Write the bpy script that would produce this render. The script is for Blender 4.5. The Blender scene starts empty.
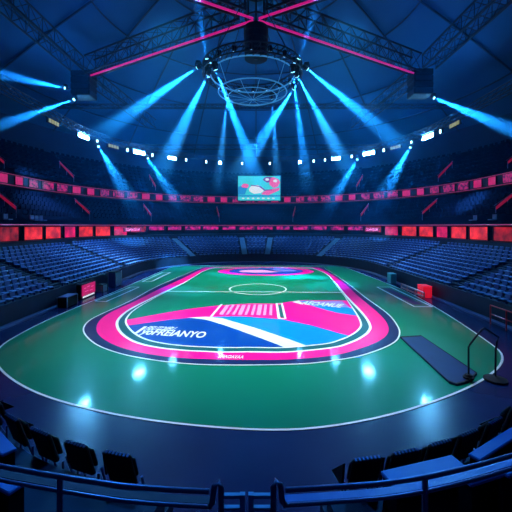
import bpy, math, random
from mathutils import Vector, Matrix
from mathutils.geometry import tessellate_polygon
random.seed(7)
PI = math.pi
sc = bpy.context.scene
COL = sc.collection
H, F, HY = 5.0, 340.0, 226.0          # eye height, focal length in pixels, horizon row

# ------------------------------------------------------------------ helpers
def at(px, py, d):
    """point seen at a pixel of the survey photo at distance d"""
    return Vector(((px - 256) * d / F, d, H - (py - HY) * d / F))
def gnd(px, py, z=0.0):
    d = F * (H - z) / (py - HY)
    return ((px - 256) * d / F, d)

class MB:
    def __init__(s): s.v = []; s.f = []
    def add(s, vs, fs, M=None):
        b = len(s.v)
        for p in vs:
            p = Vector(p)
            s.v.append(M @ p if M else p)
        s.f += [tuple(b + i for i in f) for f in fs]
        return s
    def box(s, c, size, M=None, rz=0):
        x, y, z = (k / 2 for k in size)
        vs = [Vector((i * x, j * y, k * z)) for k in (-1, 1) for j in (-1, 1) for i in (-1, 1)]
        if rz: R = Matrix.Rotation(rz, 3, 'Z'); vs = [R @ p for p in vs]
        vs = [p + Vector(c) for p in vs]
        return s.add(vs, [(0, 2, 3, 1), (4, 5, 7, 6), (0, 1, 5, 4), (2, 6, 7, 3), (0, 4, 6, 2), (1, 3, 7, 5)], M)
    def rbox(s, c, size, b, M=None):
        """box with chamfered vertical and horizontal edges"""
        x, y, z = (k / 2 for k in size); vs = []; c = Vector(c)
        rings = [(-z, b), (-z + b, 0), (z - b, 0), (z, b)]
        for (h, i) in rings:
            X, Y = x - i, y - i
            for (p, q) in ((X - b, -Y), (X, -Y + b), (X, Y - b), (X - b, Y), (-X + b, Y), (-X, Y - b), (-X, -Y + b), (-X + b, -Y)):
                vs.append(c + Vector((p, q, h)))
        fs = [tuple(range(7, -1, -1)), tuple(range(24, 32))]
        for r in range(3):
            for k in range(8):
                fs.append((r * 8 + k, r * 8 + (k + 1) % 8, r * 8 + 8 + (k + 1) % 8, r * 8 + 8 + k))
        return s.add(vs, fs, M)
    def cyl(s, a, b, r, n=8, r2=None, cap=True, M=None):
        a, b = Vector(a), Vector(b); d = (b - a)
        if d.length < 1e-6: return s
        d.normalize()
        u = d.cross(Vector((0, 0, 1)) if abs(d.z) < .95 else Vector((1, 0, 0))).normalized(); w = d.cross(u)
        r2 = r if r2 is None else r2
        vs = []
        for (p, q) in ((a, r), (b, r2)):
            for k in range(n):
                t = 2 * PI * k / n
                vs.append(p + (u * math.cos(t) + w * math.sin(t)) * q)
        fs = [(k, (k + 1) % n, n + (k + 1) % n, n + k) for k in range(n)]
        if cap: fs += [tuple(range(n - 1, -1, -1)), tuple(range(n, 2 * n))]
        return s.add(vs, fs, M)
    def tube(s, pts, r, n=8, M=None, closed=False):
        pts = [Vector(p) for p in pts]; vs = []; m = len(pts)
        for i, p in enumerate(pts):
            a = pts[i - 1] if (i or closed) else p
            b = pts[(i + 1) % m] if (i < m - 1 or closed) else p
            d = (b - a).normalized()
            u = d.cross(Vector((0, 0, 1)) if abs(d.z) < .95 else Vector((0, 1, 0))).normalized(); w = d.cross(u)
            for k in range(n):
                t = 2 * PI * k / n
                vs.append(p + (u * math.cos(t) + w * math.sin(t)) * r)
        fs = []
        for i in range(m if closed else m - 1):
            j = (i + 1) % m
            fs += [(i * n + k, i * n + (k + 1) % n, j * n + (k + 1) % n, j * n + k) for k in range(n)]
        if not closed: fs += [tuple(range(n - 1, -1, -1)), tuple(range((m - 1) * n, m * n))]
        return s.add(vs, fs, M)
    def plate(s, poly, z0, z1):
        """flat polygon with a little thickness"""
        n = len(poly)
        tri = tessellate_polygon([[Vector((p[0], p[1], 0)) for p in poly]])
        vs = [(p[0], p[1], z1) for p in poly] + [(p[0], p[1], z0) for p in poly]
        fs = []
        for t in tri:
            a, b, c = (Vector((poly[i][0], poly[i][1], 0)) for i in t)
            fs.append(tuple(t) if (b - a).cross(c - a).z > 0 else tuple(t)[::-1])
        fs += [(i, (i + 1) % n, n + (i + 1) % n, n + i) for i in range(n)]
        return s.add(vs, fs)
    def ring(s, out, inn, z0, z1):
        n = len(out)
        vs = [(p[0], p[1], z1) for p in out] + [(p[0], p[1], z1) for p in inn] + [(p[0], p[1], z0) for p in out] + [(p[0], p[1], z0) for p in inn]
        fs = []
        for i in range(n):
            j = (i + 1) % n
            fs += [(i, j, n + j, n + i), (i, 2 * n + i, 2 * n + j, j), (n + i, n + j, 3 * n + j, 3 * n + i)]
        return s.add(vs, fs)
    def sweep(s, lines, closed_profile=False):
        """lines: polylines of equal length, joined side by side"""
        n = len(lines[0]); vs = [p for l in lines for p in l]; fs = []
        m = len(lines)
        for a in range(m if closed_profile else m - 1):
            b = (a + 1) % m
            for i in range(n - 1): fs.append((a * n + i, a * n + i + 1, b * n + i + 1, b * n + i))
        return s.add(vs, fs)
    def build(s, name, mat, parent=None, smooth=False):
        me = bpy.data.meshes.new(name)
        me.from_pydata([tuple(p) for p in s.v], [], s.f); me.materials.append(mat); me.update()
        import bmesh
        bm = bmesh.new(); bm.from_mesh(me); bmesh.ops.recalc_face_normals(bm, faces=bm.faces); bm.to_mesh(me); bm.free()
        if smooth:
            for p in me.polygons: p.use_smooth = True
        o = bpy.data.objects.new(name, me); COL.objects.link(o)
        if parent: o.parent = parent
        return o

def tag(o, label=None, cat=None, group=None, kind=None):
    for k, v in (('label', label), ('category', cat), ('group', group), ('kind', kind)):
        if v: o[k] = v
    return o
def thing(name, label, cat, loc=(0, 0, 0), rz=0, group=None):
    o = bpy.data.objects.new(name, None); COL.objects.link(o); o.empty_display_size = .1
    o.location = loc; o.rotation_euler = (0, 0, rz)
    return tag(o, label, cat, group)
def struct(o): o['kind'] = 'structure'; return o
def copy_tree(o, parent=None):
    c = o.copy(); COL.objects.link(c)
    if parent: c.parent = parent
    for ch in list(o.children): copy_tree(ch, c)
    return c
ORD = 'first second third fourth fifth sixth seventh eighth ninth tenth eleventh twelfth thirteenth fourteenth fifteenth sixteenth seventeenth eighteenth nineteenth twentieth'.split()
def ordw(i):
    if i < 20: return ORD[i]
    t = ['twenty', 'thirty', 'forty'][(i + 1) // 10 - 2]; r = (i + 1) % 10
    return (t + '-' + ORD[r - 1]) if r else t[:-1] + 'ieth'

# ------------------------------------------------------------------ materials
def mat(name, col, rough=.5, metal=0, emit=None, es=1.0, spec=.5, noise=0, nscale=3, coat=0, coat_rough=.1, bump=0):
    m = bpy.data.materials.new(name); m.use_nodes = True
    nt = m.node_tree; b = nt.nodes['Principled BSDF']
    b.inputs['Base Color'].default_value = (*col, 1); b.inputs['Roughness'].default_value = rough
    b.inputs['Metallic'].default_value = metal; b.inputs['Specular IOR Level'].default_value = spec
    b.inputs['Coat Weight'].default_value = coat; b.inputs['Coat Roughness'].default_value = coat_rough
    if emit:
        b.inputs['Emission Color'].default_value = (*emit, 1); b.inputs['Emission Strength'].default_value = es
    if noise or bump:
        tc = nt.nodes.new('ShaderNodeTexCoord'); n = nt.nodes.new('ShaderNodeTexNoise')
        n.inputs['Scale'].default_value = nscale; n.inputs['Detail'].default_value = 4
        nt.links.new(tc.outputs['Object'], n.inputs['Vector'])
        if noise:
            mx = nt.nodes.new('ShaderNodeMix'); mx.data_type = 'RGBA'
            mx.inputs[6].default_value = (*[c * (1 - noise) for c in col], 1); mx.inputs[7].default_value = (*[min(1, c * (1 + noise)) for c in col], 1)
            nt.links.new(n.outputs['Fac'], mx.inputs[0]); nt.links.new(mx.outputs[2], b.inputs['Base Color'])
        if bump:
            bp = nt.nodes.new('ShaderNodeBump'); bp.inputs['Strength'].default_value = bump; bp.inputs['Distance'].default_value = .05
            nt.links.new(n.outputs['Fac'], bp.inputs['Height']); nt.links.new(bp.outputs['Normal'], b.inputs['Normal'])
    return m
def glow_noise(name, c1, c2, strength, scale, sharp=.12):
    """a backlit panel with uneven, blocky artwork in two colours"""
    m = bpy.data.materials.new(name); m.use_nodes = True; nt = m.node_tree
    b = nt.nodes['Principled BSDF']; b.inputs['Base Color'].default_value = (.02, .02, .02, 1); b.inputs['Roughness'].default_value = .6
    tc = nt.nodes.new('ShaderNodeTexCoord'); n = nt.nodes.new('ShaderNodeTexNoise'); n.inputs['Scale'].default_value = scale; n.inputs['Detail'].default_value = 3
    oi = nt.nodes.new('ShaderNodeObjectInfo'); ad = nt.nodes.new('ShaderNodeVectorMath'); ad.operation = 'MULTIPLY_ADD'
    ad.inputs[1].default_value = (1, 1, 1)
    nt.links.new(tc.outputs['Object'], ad.inputs[0])
    cmb = nt.nodes.new('ShaderNodeMath'); cmb.operation = 'MULTIPLY'; cmb.inputs[1].default_value = 60
    nt.links.new(oi.outputs['Random'], cmb.inputs[0]); nt.links.new(cmb.outputs[0], ad.inputs[2])
    nt.links.new(ad.outputs[0], n.inputs['Vector'])
    r = nt.nodes.new('ShaderNodeValToRGB'); r.color_ramp.elements[0].position = .5 - sharp; r.color_ramp.elements[1].position = .5 + sharp
    r.color_ramp.elements[0].color = (*c1, 1); r.color_ramp.elements[1].color = (*c2, 1)
    nt.links.new(n.outputs['Fac'], r.inputs[0]); nt.links.new(r.outputs[0], b.inputs['Emission Color'])
    b.inputs['Emission Strength'].default_value = strength
    return m
CR = .13
M = dict(
    floor=mat('dark navy floor paint', (.005, .020, .085), .24, noise=.2, nscale=.6, spec=.22),
    green=mat('emerald court paint', (.001, .20, .105), .31, spec=.05, coat=.22, coat_rough=.08, noise=.18, nscale=.25),
    white=mat('white line paint', (.72, .86, .84), .35),
    teal=mat('dark teal paint', (.005, .10, .12), .31, spec=.05, coat=.22, coat_rough=.08),
    navy=mat('navy court paint', (.008, .022, .10), .31, spec=.05, coat=.22, coat_rough=.08),
    pink=mat('hot pink court paint', (.92, .004, .27), .31, spec=.05, coat=.22, coat_rough=.08),
    pink2=mat('soft pink court paint', (.95, .34, .62), .31, spec=.05, coat=.22, coat_rough=.08),
    violet=mat('pale violet court paint', (.25, .22, .62), .31, spec=.05, coat=.22, coat_rough=.08),
    blue=mat('bright blue court paint', (.0, .24, .80), .31, spec=.05, coat=.22, coat_rough=.08),
    deep=mat('deep blue court paint', (.0, .055, .36), .31, spec=.05, coat=.22, coat_rough=.08),
    pale=mat('pale ice blue court paint', (.62, .85, .90), .31, spec=.05, coat=.22, coat_rough=.08),
    conc=mat('dark blue painted concrete', (.012, .022, .06), .7, noise=.3, nscale=1.5),
    fascia=mat('near black fascia board', (.006, .010, .028), .6),
    wall=mat('dark navy wall cladding', (.012, .035, .095), .8, noise=.2, nscale=.4),
    roof=mat('blue grey roof membrane', (.008, .095, .22), .85, noise=.25, nscale=.12),
    rib=mat('dark roof steel', (.012, .032, .065), .7),
    kerb=mat('lilac grey kerb paint', (.13, .16, .30), .5),
    truss=mat('black powder coated truss', (.007, .012, .028), .6),
    black=mat('matt black plastic', (.004, .005, .009), .85),
    blackfab=mat('black chair shell', (.004, .005, .012), .6, spec=.12),
    chrome=mat('brushed steel', (.45, .5, .6), .3, metal=1),
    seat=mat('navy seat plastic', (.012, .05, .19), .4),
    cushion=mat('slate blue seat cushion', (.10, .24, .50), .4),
    shadeseat=mat('shaded navy seat plastic', (.003, .007, .026), .9, spec=.05),  # upper tier seats, the shade up there put into the plastic's colour
    tier=mat('shaded tier concrete', (.003, .007, .024), .9, spec=.05),  # same concrete as the stand, upper tier shade put into its colour
    rail=mat('painted handrail steel', (.12, .14, .30), .32, metal=.6),
    gate=mat('pale blue gate steel', (.22, .40, .62), .45, metal=.2),
    desk=mat('blue desk laminate', (.01, .16, .55), .4),
    stair=mat('pale blue stair nosing', (.10, .24, .38), .6),
    mat=mat('dark blue gym mat vinyl', (.006, .022, .11), .5, spec=.15, noise=.35, nscale=1.2),
    red=mat('red vinyl', (.75, .02, .05), .4),
    redglow=mat('red vinyl with added glow', (.6, .01, .03), .4, emit=(.9, .01, .04), es=.6),  # glow added to brighten the red block, which is no lamp
    salmon=mat('pale red barrier plastic', (.7, .22, .22), .4),
    tealbox=mat('teal plastic', (.05, .45, .5), .4),
    led=mat('magenta light strip', (.1, .0, .03), .4, emit=(.55, .008, .21), es=.85),
    rimled=mat('dim rose light strip', (.1, .02, .05), .4, emit=(.75, .06, .25), es=.5),
    lens=mat('blue white lamp lens', (.1, .1, .1), .2, emit=(.13, .52, 1.0), es=700),
    lens2=mat('small cool lamp lens', (.1, .1, .1), .2, emit=(.45, .8, 1.0), es=8),
    beamlens=mat('beam lamp lens', (.1, .1, .1), .2, emit=(.25, .75, 1.0), es=5),
    canlens=mat('pale blue can lens', (.1, .1, .1), .2, emit=(.25, .65, 1.0), es=1.6),
    midlens=mat('blue white single lamp lens', (.1, .1, .1), .2, emit=(.2, .58, 1.0), es=130),
    amber=mat('dim amber lamp lens', (.1, .1, .05), .3, emit=(.5, .5, .2), es=.45),
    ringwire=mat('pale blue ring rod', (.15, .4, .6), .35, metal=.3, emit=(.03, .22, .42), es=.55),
    script=mat('pink white neon tube', (.1, .1, .1), .3, emit=(1.0, .22, .75), es=1.3),
    redrail=mat('red lit rail banner', (.15, .005, .02), .5, emit=(.50, .008, .07), es=.38),
    s_cyan=mat('screen cyan', (.02, .02, .02), .3, emit=(.05, .60, .70), es=1.0),
    s_blue=mat('screen blue', (.02, .02, .02), .3, emit=(.02, .26, .62), es=1.0),
    s_white=mat('screen white', (.02, .02, .02), .3, emit=(.75, .85, .92), es=.9),
    s_pink=mat('screen pink', (.02, .02, .02), .3, emit=(.85, .12, .42), es=.9),
    s_plum=mat('screen plum', (.02, .02, .02), .3, emit=(.16, .03, .30), es=1.0),
    p_red=glow_noise('red lit suite glass', (.22, .004, .02), (.95, .035, .04), 1.15, 1.1, .22),
    p_rose=glow_noise('crimson lit suite glass', (.22, .003, .05), (.85, .008, .13), 1.1, 1.3, .22),
    p_far=glow_noise('broken magenta suite glass', (.02, .004, .06), (.75, .01, .30), .9, 2.2, .12),
    p_dark=glow_noise('patchy dark red suite glass', (.02, .001, .008), (.60, .015, .03), .9, 1.5, .2),
    p_mag=glow_noise('magenta lit suite glass', (.25, .003, .10), (.85, .012, .28), 1.1, 1.3, .22),
    r_solid=glow_noise('solid pink ribbon screen', (.38, .004, .09), (.62, .008, .15), .9, 1.6, .3),
    r_pat=glow_noise('broken pink ribbon screen', (.012, .003, .05), (.52, .01, .15), .9, 3.2, .1),
)

# ------------------------------------------------------------------ the bowl: a U of two straights and a far half circle
R0, YC = 12.5, 35.0
def bowl_len(off, y0): return 2 * (YC - y0) + PI * (R0 + off)
def bowl_at(off, t, y0):
    R = R0 + off; S = YC - y0
    if t < S: return Vector((-R, y0 + t, 0)), Vector((-1, 0, 0))
    if t < S + PI * R:
        a = PI - (t - S) / R
        n = Vector((math.cos(a), math.sin(a), 0)); return Vector((0, YC, 0)) + n * R, n
    return Vector((R, YC - (t - S - PI * R), 0)), Vector((1, 0, 0))
def bowl_line(off, z, y0, nside=10, narc=56):
    pts = []; R = R0 + off
    for i in range(nside): pts.append(Vector((-R, y0 + (YC - y0) * i / nside, z)))
    for i in range(narc + 1):
        a = PI - PI * i / narc; pts.append(Vector((R * math.cos(a), YC + R * math.sin(a), z)))
    for i in range(1, nside + 1): pts.append(Vector((R, YC - (YC - y0) * i / nside, z)))
    return pts
def yaw_out(n): return math.atan2(n.y, n.x) - PI / 2      # local +Y points outward

# ------------------------------------------------------------------ setting
struct(MB().plate([(-31, -7), (31, -7), (31, 67), (-31, 67)], -.3, 0).build('floor', M['floor']))
Y0 = 9.0
# lower stand: front wall and steps
NR, RD, RH, ROFF, RZ = 11, .5, .2, .5, .95
prof = [(0, 0), (0, RZ + .12), (.12, RZ + .12), (.12, RZ)]
for k in range(NR):
    o = ROFF + RD * (k + .5); z = RZ + RH * k
    prof += [(o, z), (o, z + RH)]
TOPZ = RZ + RH * NR
prof += [(6.3, TOPZ)]
struct(MB().sweep([bowl_line(o, z, Y0) for o, z in prof]).build('floor_lower_stand', M['conc']))
# suites: back wall, floor and the slab above
SZ0, SZ1 = TOPZ + .5, 5.0
struct(MB().sweep([bowl_line(o, z, Y0) for o, z in [(6.3, TOPZ), (6.3, SZ0 + .12), (7.6, SZ0 + .12), (7.6, SZ1)]]).build('wall_suite', M['fascia']))
struct(MB().sweep([bowl_line(o, z, Y0) for o, z in [(7.6, SZ1), (6.0, SZ1), (6.0, SZ1 + .16), (6.5, SZ1 + .16)]]).build('ceiling_suite', M['fascia']))
# second tier
T2 = [(6.5, SZ1 + .16)]
for k in range(7):
    o = 6.5 + .62 * (k + 1); z = SZ1 + .16 + .5 * (k + 1)
    T2 += [(o, z - .5), (o, z)]
T2 += [(12.4, T2[-1][1])]
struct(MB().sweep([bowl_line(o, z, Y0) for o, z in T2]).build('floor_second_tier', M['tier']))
# ribbon fascia and third tier
struct(MB().sweep([bowl_line(o, z, Y0) for o, z in [(12.4, 8.9), (11.15, 8.9), (11.15, 10.05), (11.5, 10.05)]]).build('wall_ribbon_fascia', M['fascia']))
T3 = [(11.5, 10.05)]
for k in range(8):
    o = 11.5 + .7 * (k + 1); z = 10.05 + .6 * (k + 1)
    T3 += [(o, z - .6), (o, z)]
T3 += [(17.5, T3[-1][1])]
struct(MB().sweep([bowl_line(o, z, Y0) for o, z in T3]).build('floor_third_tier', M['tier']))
WT = 18.2
struct(MB().sweep([bowl_line(17.5, 0, -7), bowl_line(17.5, WT, -7)]).build('wall_outer', M['wall']))
struct(MB().add([(-30, -7, 0), (30, -7, 0), (30, -7, WT), (-30, -7, WT)], [(0, 1, 2, 3)]).build('wall_rear', M['wall']))
# roof: a shallow tent on the wall top
AP = Vector((0, 25, 29.5))
def roof_pt(p, f):       # f = 0 at the wall, 1 at the apex
    q = p.lerp(AP, f); q.z = WT + (AP.z - WT) * (1 - (1 - f) ** 1.25); return q
rim = bowl_line(17.5, WT, -7, 12, 48)
struct(MB().sweep([[roof_pt(p, f) for p in rim] for f in (0, .2, .4, .6, .8, .97)]).build('ceiling', M['roof']))
tn = 1
def trim(mb, m):
    global tn
    o = struct(mb.build('trim_%d' % tn, m)); tn += 1; return o
for i in range(6, len(rim) - 4, 6):
    trim(MB().tube([roof_pt(rim[i], f) - Vector((0, 0, .22)) for f in (0, .2, .4, .6, .8, .95)], .10, 6), M['rib'])
for f in (.16, .34, .52, .70):
    trim(MB().tube([roof_pt(p, f) - Vector((0, 0, .3)) for p in rim[2:-2]], .08, 6), M['rib'])
trim(MB().sweep([bowl_line(o, z, 12) for o, z in [(-.34, 0), (-.34, .09), (0, .09)]]), M['kerb'])
# light lines along the balcony edges
for nm, off, z, r, m, lab in (('light_strip', 5.97, SZ1 + .10, .028, 'rimled', 'thin rose light strip along the edge above the red suites'),
                              ('light_strip', 11.11, 10.0, .022, 'rimled', 'thin rose light strip on the top edge of the ribbon balcony'),
                              ('light_strip', 11.11, 8.95, .022, 'rimled', 'thin rose light strip on the lower edge of the ribbon balcony')):
    tag(MB().tube(bowl_line(off, z, Y0), r, 6).build(nm, M[m]), lab, 'light strip')

# ------------------------------------------------------------------ court
def cr(pts, closed=True, sub=6):
    n = len(pts); out = []
    for i in range(n if closed else n - 1):
        g = lambda k: Vector(pts[k % n] if closed else pts[max(0, min(n - 1, k))])
        p0, p1, p2, p3 = g(i - 1), g(i), g(i + 1), g(i + 2)
        for s in range(sub):
            t = s / sub
            out.append(.5 * ((2 * p1) + (p2 - p0) * t + (2 * p0 - 5 * p1 + 4 * p2 - p3) * t * t + (3 * p1 - p0 - 3 * p2 + p3) * t ** 3))
    if not closed: out.append(Vector(pts[-1]))
    return out
def radial(poly, c, n=220):
    res = []
    m = len(poly)
    for k in range(n):
        a = 2 * PI * k / n; d = Vector((math.cos(a), math.sin(a))); best = None
        for i in range(m):
            p, q = Vector(poly[i][:2]) - c, Vector(poly[(i + 1) % m][:2]) - c
            e = q - p; den = d.x * e.y - d.y * e.x
            if abs(den) < 1e-9: continue
            t = (p.x * e.y - p.y * e.x) / den; u = (p.x * d.y - p.y * d.x) / den
            if t > 0 and -1e-6 <= u <= 1 + 1e-6: best = t if best is None else max(best, t)
        res.append(c + d * best)
    return res
CC = Vector((-.3, 21.0))
def outline(px, far): 
    return radial(cr([gnd(*p) for p in px] + far), CC)
court_o = radial(cr([(0, 8.3), (-3.3, 8.85), (-6.4, 10.05), (-8.9, 11.8), (-10.4, 13.6), (-10.95, 15.8), (-11.1, 19.3), (-10.8, 25), (-10.6, 32), (-10.3, 40.5), (-9.6, 42.3), (-7, 42.9), (0, 43), (7, 42.9), (9.9, 42.3), (10.8, 40.5), (11.3, 32), (11.5, 26), (11, 20.5), (10.1, 15), (9.4, 12.9), (7.5, 11.1), (4.9, 9.55), (2.3, 8.55)]), CC)
border_o = outline([(256, 366), (220, 366), (184, 364.5), (150, 360.5), (120, 354.5), (97, 346), (85, 336), (83, 328), (90, 320), (106, 312), (130, 301), (156, 287), (180, 276.5)], [(-6.6, 40.2), (-6, 41.3), (0, 41.7), (7.6, 41.3), (8.1, 40), gnd(343, 280), gnd(365, 297), gnd(387, 313), gnd(398, 326), gnd(400, 336), gnd(392, 345), gnd(365, 355.5), gnd(334, 361.5), gnd(300, 365)])
pink_o = outline([(250, 360.5), (215, 360), (168, 357.5), (131, 351), (110, 343.5), (98.5, 335), (96.5, 327), (101.5, 319), (114, 311), (134, 302), (160, 289), (184, 278)], [(-6.2, 40), (-5.6, 40.9), (0, 41.3), (7.2, 40.9), (7.6, 39.8), gnd(340, 280), gnd(359, 297), gnd(379, 314), gnd(388, 326), gnd(387, 335), gnd(378, 342), gnd(362, 348.5), gnd(334, 356), gnd(290, 360)])
line_o = outline([(250, 353), (215, 353), (168, 350), (137, 344), (121, 335), (115.5, 325), (119, 317.5), (130, 309), (152.5, 297.5), (184, 282.5), (200, 273)], [(-5.3, 40), (-4.8, 40.5), (0, 40.6), (6.2, 40.5), (6.8, 39.6), gnd(328, 275), gnd(346, 295), gnd(363, 313), gnd(371, 325), gnd(370, 332), gnd(362, 338.5), gnd(350, 344), gnd(334, 348.5), gnd(290, 353)])
def inset(o, f, g=0): return [CC + (p - CC) * (1 - f) if not g else CC + (p - CC) * ((p - CC).length - g) / (p - CC).length for p in o]
def near_inset(o, wide, thin):
    """pull an outline in: wide at the near curved end, thin along the straights"""
    r = []
    for p in o:
        k = max(0, min(1, (24 - p.y) / 8)); g = thin + (wide - thin) * k
        d = p - CC; r.append(CC + d * (d.length - g) / d.length)
    return r
court = thing('sports_court', 'glossy emerald sports court with a pink oval track on the arena floor', 'court', (0, 15, 0))
def cpart(mb, name, m):
    o = mb.build(name, M[m]); o.parent = court; o.matrix_parent_inverse = Matrix.Translation((0, -15, 0)); return o
cpart(MB().plate([p[:] for p in court_o], 0.001, .012), 'green_surface', 'green')
cpart(MB().ring(court_o, inset(court_o, 0, .075), .012, .015), 'boundary_line', 'white')['label'] = 'white outer boundary line'
Z = .012
def lay(mb_fn, name, m, k, label=None):
    mb = MB(); mb_fn(mb, Z + .002 * k, Z + .002 * (k + 1)); o = cpart(mb, name, m)
    if label: o['label'] = label
def poly_px(px, smooth=False):
    pts = [gnd(*p) for p in px]
    return [p[:] for p in (cr(pts) if smooth else [Vector(q) for q in pts])]
# infield artwork (runs under the track's inner lines)
up = [(110, 322), (124, 320.5), (146, 316.5), (168, 312.5), (190, 309), (215, 306), (250, 303.7), (277, 303.8), (299, 300.5), (343, 300.5), (368, 302)]
lo_pink = [(385, 340), (349, 336), (337, 333), (309, 325), (281, 319.5), (240, 316.5), (210, 317), (190, 318), (170, 320), (152, 322.5), (124, 326.5), (108, 331)]
lay(lambda b, z0, z1: b.plate(poly_px(up + lo_pink), z0, z1), 'pink_field', 'pink', 1, 'hot pink band across the near infield')
lay(lambda b, z0, z1: b.plate(poly_px([(190, 318), (210, 317), (240, 316.5), (281, 319.5), (309, 325), (337, 333), (349, 336), (385, 340), (360, 358), (300, 358), (293, 352), (255, 335)]), z0, z1), 'blue_field', 'blue', 2, 'bright blue swoosh')
lay(lambda b, z0, z1: b.plate(poly_px([(108, 331), (124, 326.5), (152, 322.5), (170, 320), (190, 318), (205, 319), (222, 324.5), (256, 336.5), (293, 351), (300, 360), (200, 362), (120, 352)]), z0, z1), 'deep_blue_field', 'deep', 3, 'deep blue panel carrying the lettering')
lay(lambda b, z0, z1: b.plate(poly_px([(187, 318), (206, 317), (222, 318.6), (256, 328.5), (290, 340), (314, 349), (318, 354), (300, 355), (293, 351), (256, 336.8), (222, 324.8), (205, 319.8)]), z0, z1), 'pale_stripe', 'pale', 4, 'pale ice blue diagonal stripe')
lay(lambda b, z0, z1: b.plate(poly_px([(299, 301.3), (306, 304), (318, 308), (338, 313.3), (372, 318), (372, 311), (346, 307.6), (326, 303.5), (312, 301)]), z0, z1), 'blue_wedge', 'blue', 2, 'bright blue wedge in the pink band')
lay(lambda b, z0, z1: b.plate(poly_px([(292, 302.3), (299, 300.8), (303.5, 305)]), z0, z1), 'pale_tip', 'pale', 5)
lay(lambda b, z0, z1: b.plate(poly_px([(304, 301.5), (342, 301.3), (350, 308), (330, 306.6)]), z0, z1), 'violet_wedge', 'violet', 3)
# the fan of white bars with its frame
def bar(b, z0, z1, p, q, w):
    p, q = Vector(gnd(*p)), Vector(gnd(*q)); d = (q - p).normalized(); n = Vector((-d.y, d.x)) * w / 2
    b.plate([(p + n)[:], (q + n)[:], (q - n)[:], (p - n)[:]], z0, z1)
def fan(b, z0, z1):
    for i in range(9):
        bar(b, z0, z1, (221 + i * 6.2, 314.8 + .1 * i), (228 + i * 5.4, 305.2 - .05 * i), .16 if i % 3 else .24)
lay(fan, 'fan_stripes', 'pink2', 3, 'fan of pale slanted bars')
lay(lambda b, z0, z1: (bar(b, z0, z1, (276.6, 303.5), (279, 318.6), .14), bar(b, z0, z1, (282, 304), (285.5, 319.4), .12), bar(b, z0, z1, (276, 303.6), (283, 303.6), .14), bar(b, z0, z1, (278, 318.8), (286, 319.2), .14)), 'fan_frame', 'pale', 4)
lay(lambda b, z0, z1: bar(b, z0, z1, (211, 317), (222, 304.2), .14), 'fan_edge', 'pale', 4)
lay(lambda b, z0, z1: b.plate(poly_px([(278, 305), (281, 305), (284, 318), (280.5, 318)]), z0, z1), 'fan_gap', 'teal', 4)
# centre circle and cross line
def ell(cx, cy, rx, ry, n=64): return [Vector((cx + rx * math.cos(2 * PI * k / n), cy + ry * math.sin(2 * PI * k / n))) for k in range(n)]
lay(lambda b, z0, z1: b.ring(ell(.15, 27, 2.3, 2.35), ell(.15, 27, 2.17, 2.2), z0, z1), 'center_circle', 'white', 1)
lay(lambda b, z0, z1: b.plate([(-7.2, 25.9), (7.6, 25.4), (7.6, 25.55), (-7.2, 26.05)], z0, z1), 'center_line', 'white', 1)
lay(lambda b, z0, z1: b.ring(ell(1.1, 37.6, 5.3, 3.5), ell(1.1, 37.7, 4.1, 2.7), z0, z1), 'far_oval', 'pink', 1, 'pink oval at the far end')
lay(lambda b, z0, z1: b.plate([p[:] for p in ell(1.1, 37.7, 4.1, 2.7)], z0, z1), 'far_oval_center', 'deep', 1)
lay(lambda b, z0, z1: b.plate([p[:] for p in ell(.3, 37.5, 2.2, 1.2)], z0, z1), 'far_oval_patch', 'pink2', 2)
lay(lambda b, z0, z1: b.plate([p[:] for p in ell(2.9, 38.1, 1.6, .9)], z0, z1), 'far_oval_mark', 'violet', 2)
# the track, from outside in
lay(lambda b, z0, z1: b.ring(border_o, near_inset(border_o, .065, .09), z0, z1 + .002), 'border_line', 'white', 6, 'thin white line outside the navy border')
lay(lambda b, z0, z1: b.ring(near_inset(border_o, .065, .09), pink_o, z0, z1), 'track_border', 'navy', 6, 'navy border of the track')
lay(lambda b, z0, z1: b.ring(pink_o, line_o, z0, z1), 'running_track', 'pink', 6, 'hot pink running lane')
l1 = near_inset(line_o, .13, .17); l2 = near_inset(line_o, .50, .20); l3 = near_inset(line_o, .60, .27)
lay(lambda b, z0, z1: b.ring(line_o, l1, z0, z1), 'track_line', 'white', 6)
lay(lambda b, z0, z1: b.ring(l1, l2, z0, z1), 'track_gap', 'teal', 6)
lay(lambda b, z0, z1: b.ring(l2, l3, z0, z1), 'infield_line', 'white', 6)
# side boxes
def rect_lines(b, z0, z1, c, w):
    for i in range(4):
        p, q = Vector(c[i]), Vector(c[(i + 1) % 4]); d = (q - p).normalized(); n = Vector((-d.y, d.x)) * w / 2
        b.plate([(p + n)[:], (q + n)[:], (q - n)[:], (p - n)[:]], z0, z1)
lay(lambda b, z0, z1: rect_lines(b, z0, z1, [(-10.7, 22.6), (-10.25, 27.8), (-9.55, 27.8), (-9.9, 22.4)], .12), 'side_box', 'white', 1, 'long white box at the left touchline')
lay(lambda b, z0, z1: rect_lines(b, z0, z1, [(10.9, 21.0), (11.0, 27.8), (9.9, 27.8), (9.8, 21.0)], .12), 'side_box', 'white', 1, 'long white box at the right touchline')
lay(lambda b, z0, z1: b.plate([(10.6, 21.6), (10.7, 27.2), (10.1, 27.2), (10.0, 21.6)], z0, z1), 'side_panel', 'navy', 1)
lay(lambda b, z0, z1: rect_lines(b, z0, z1, [(-10.2, 30.5), (-10.05, 36.5), (-9.2, 36.5), (-9.4, 30.5)], .12), 'side_box', 'white', 1, 'far white box at the left touchline')
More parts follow.
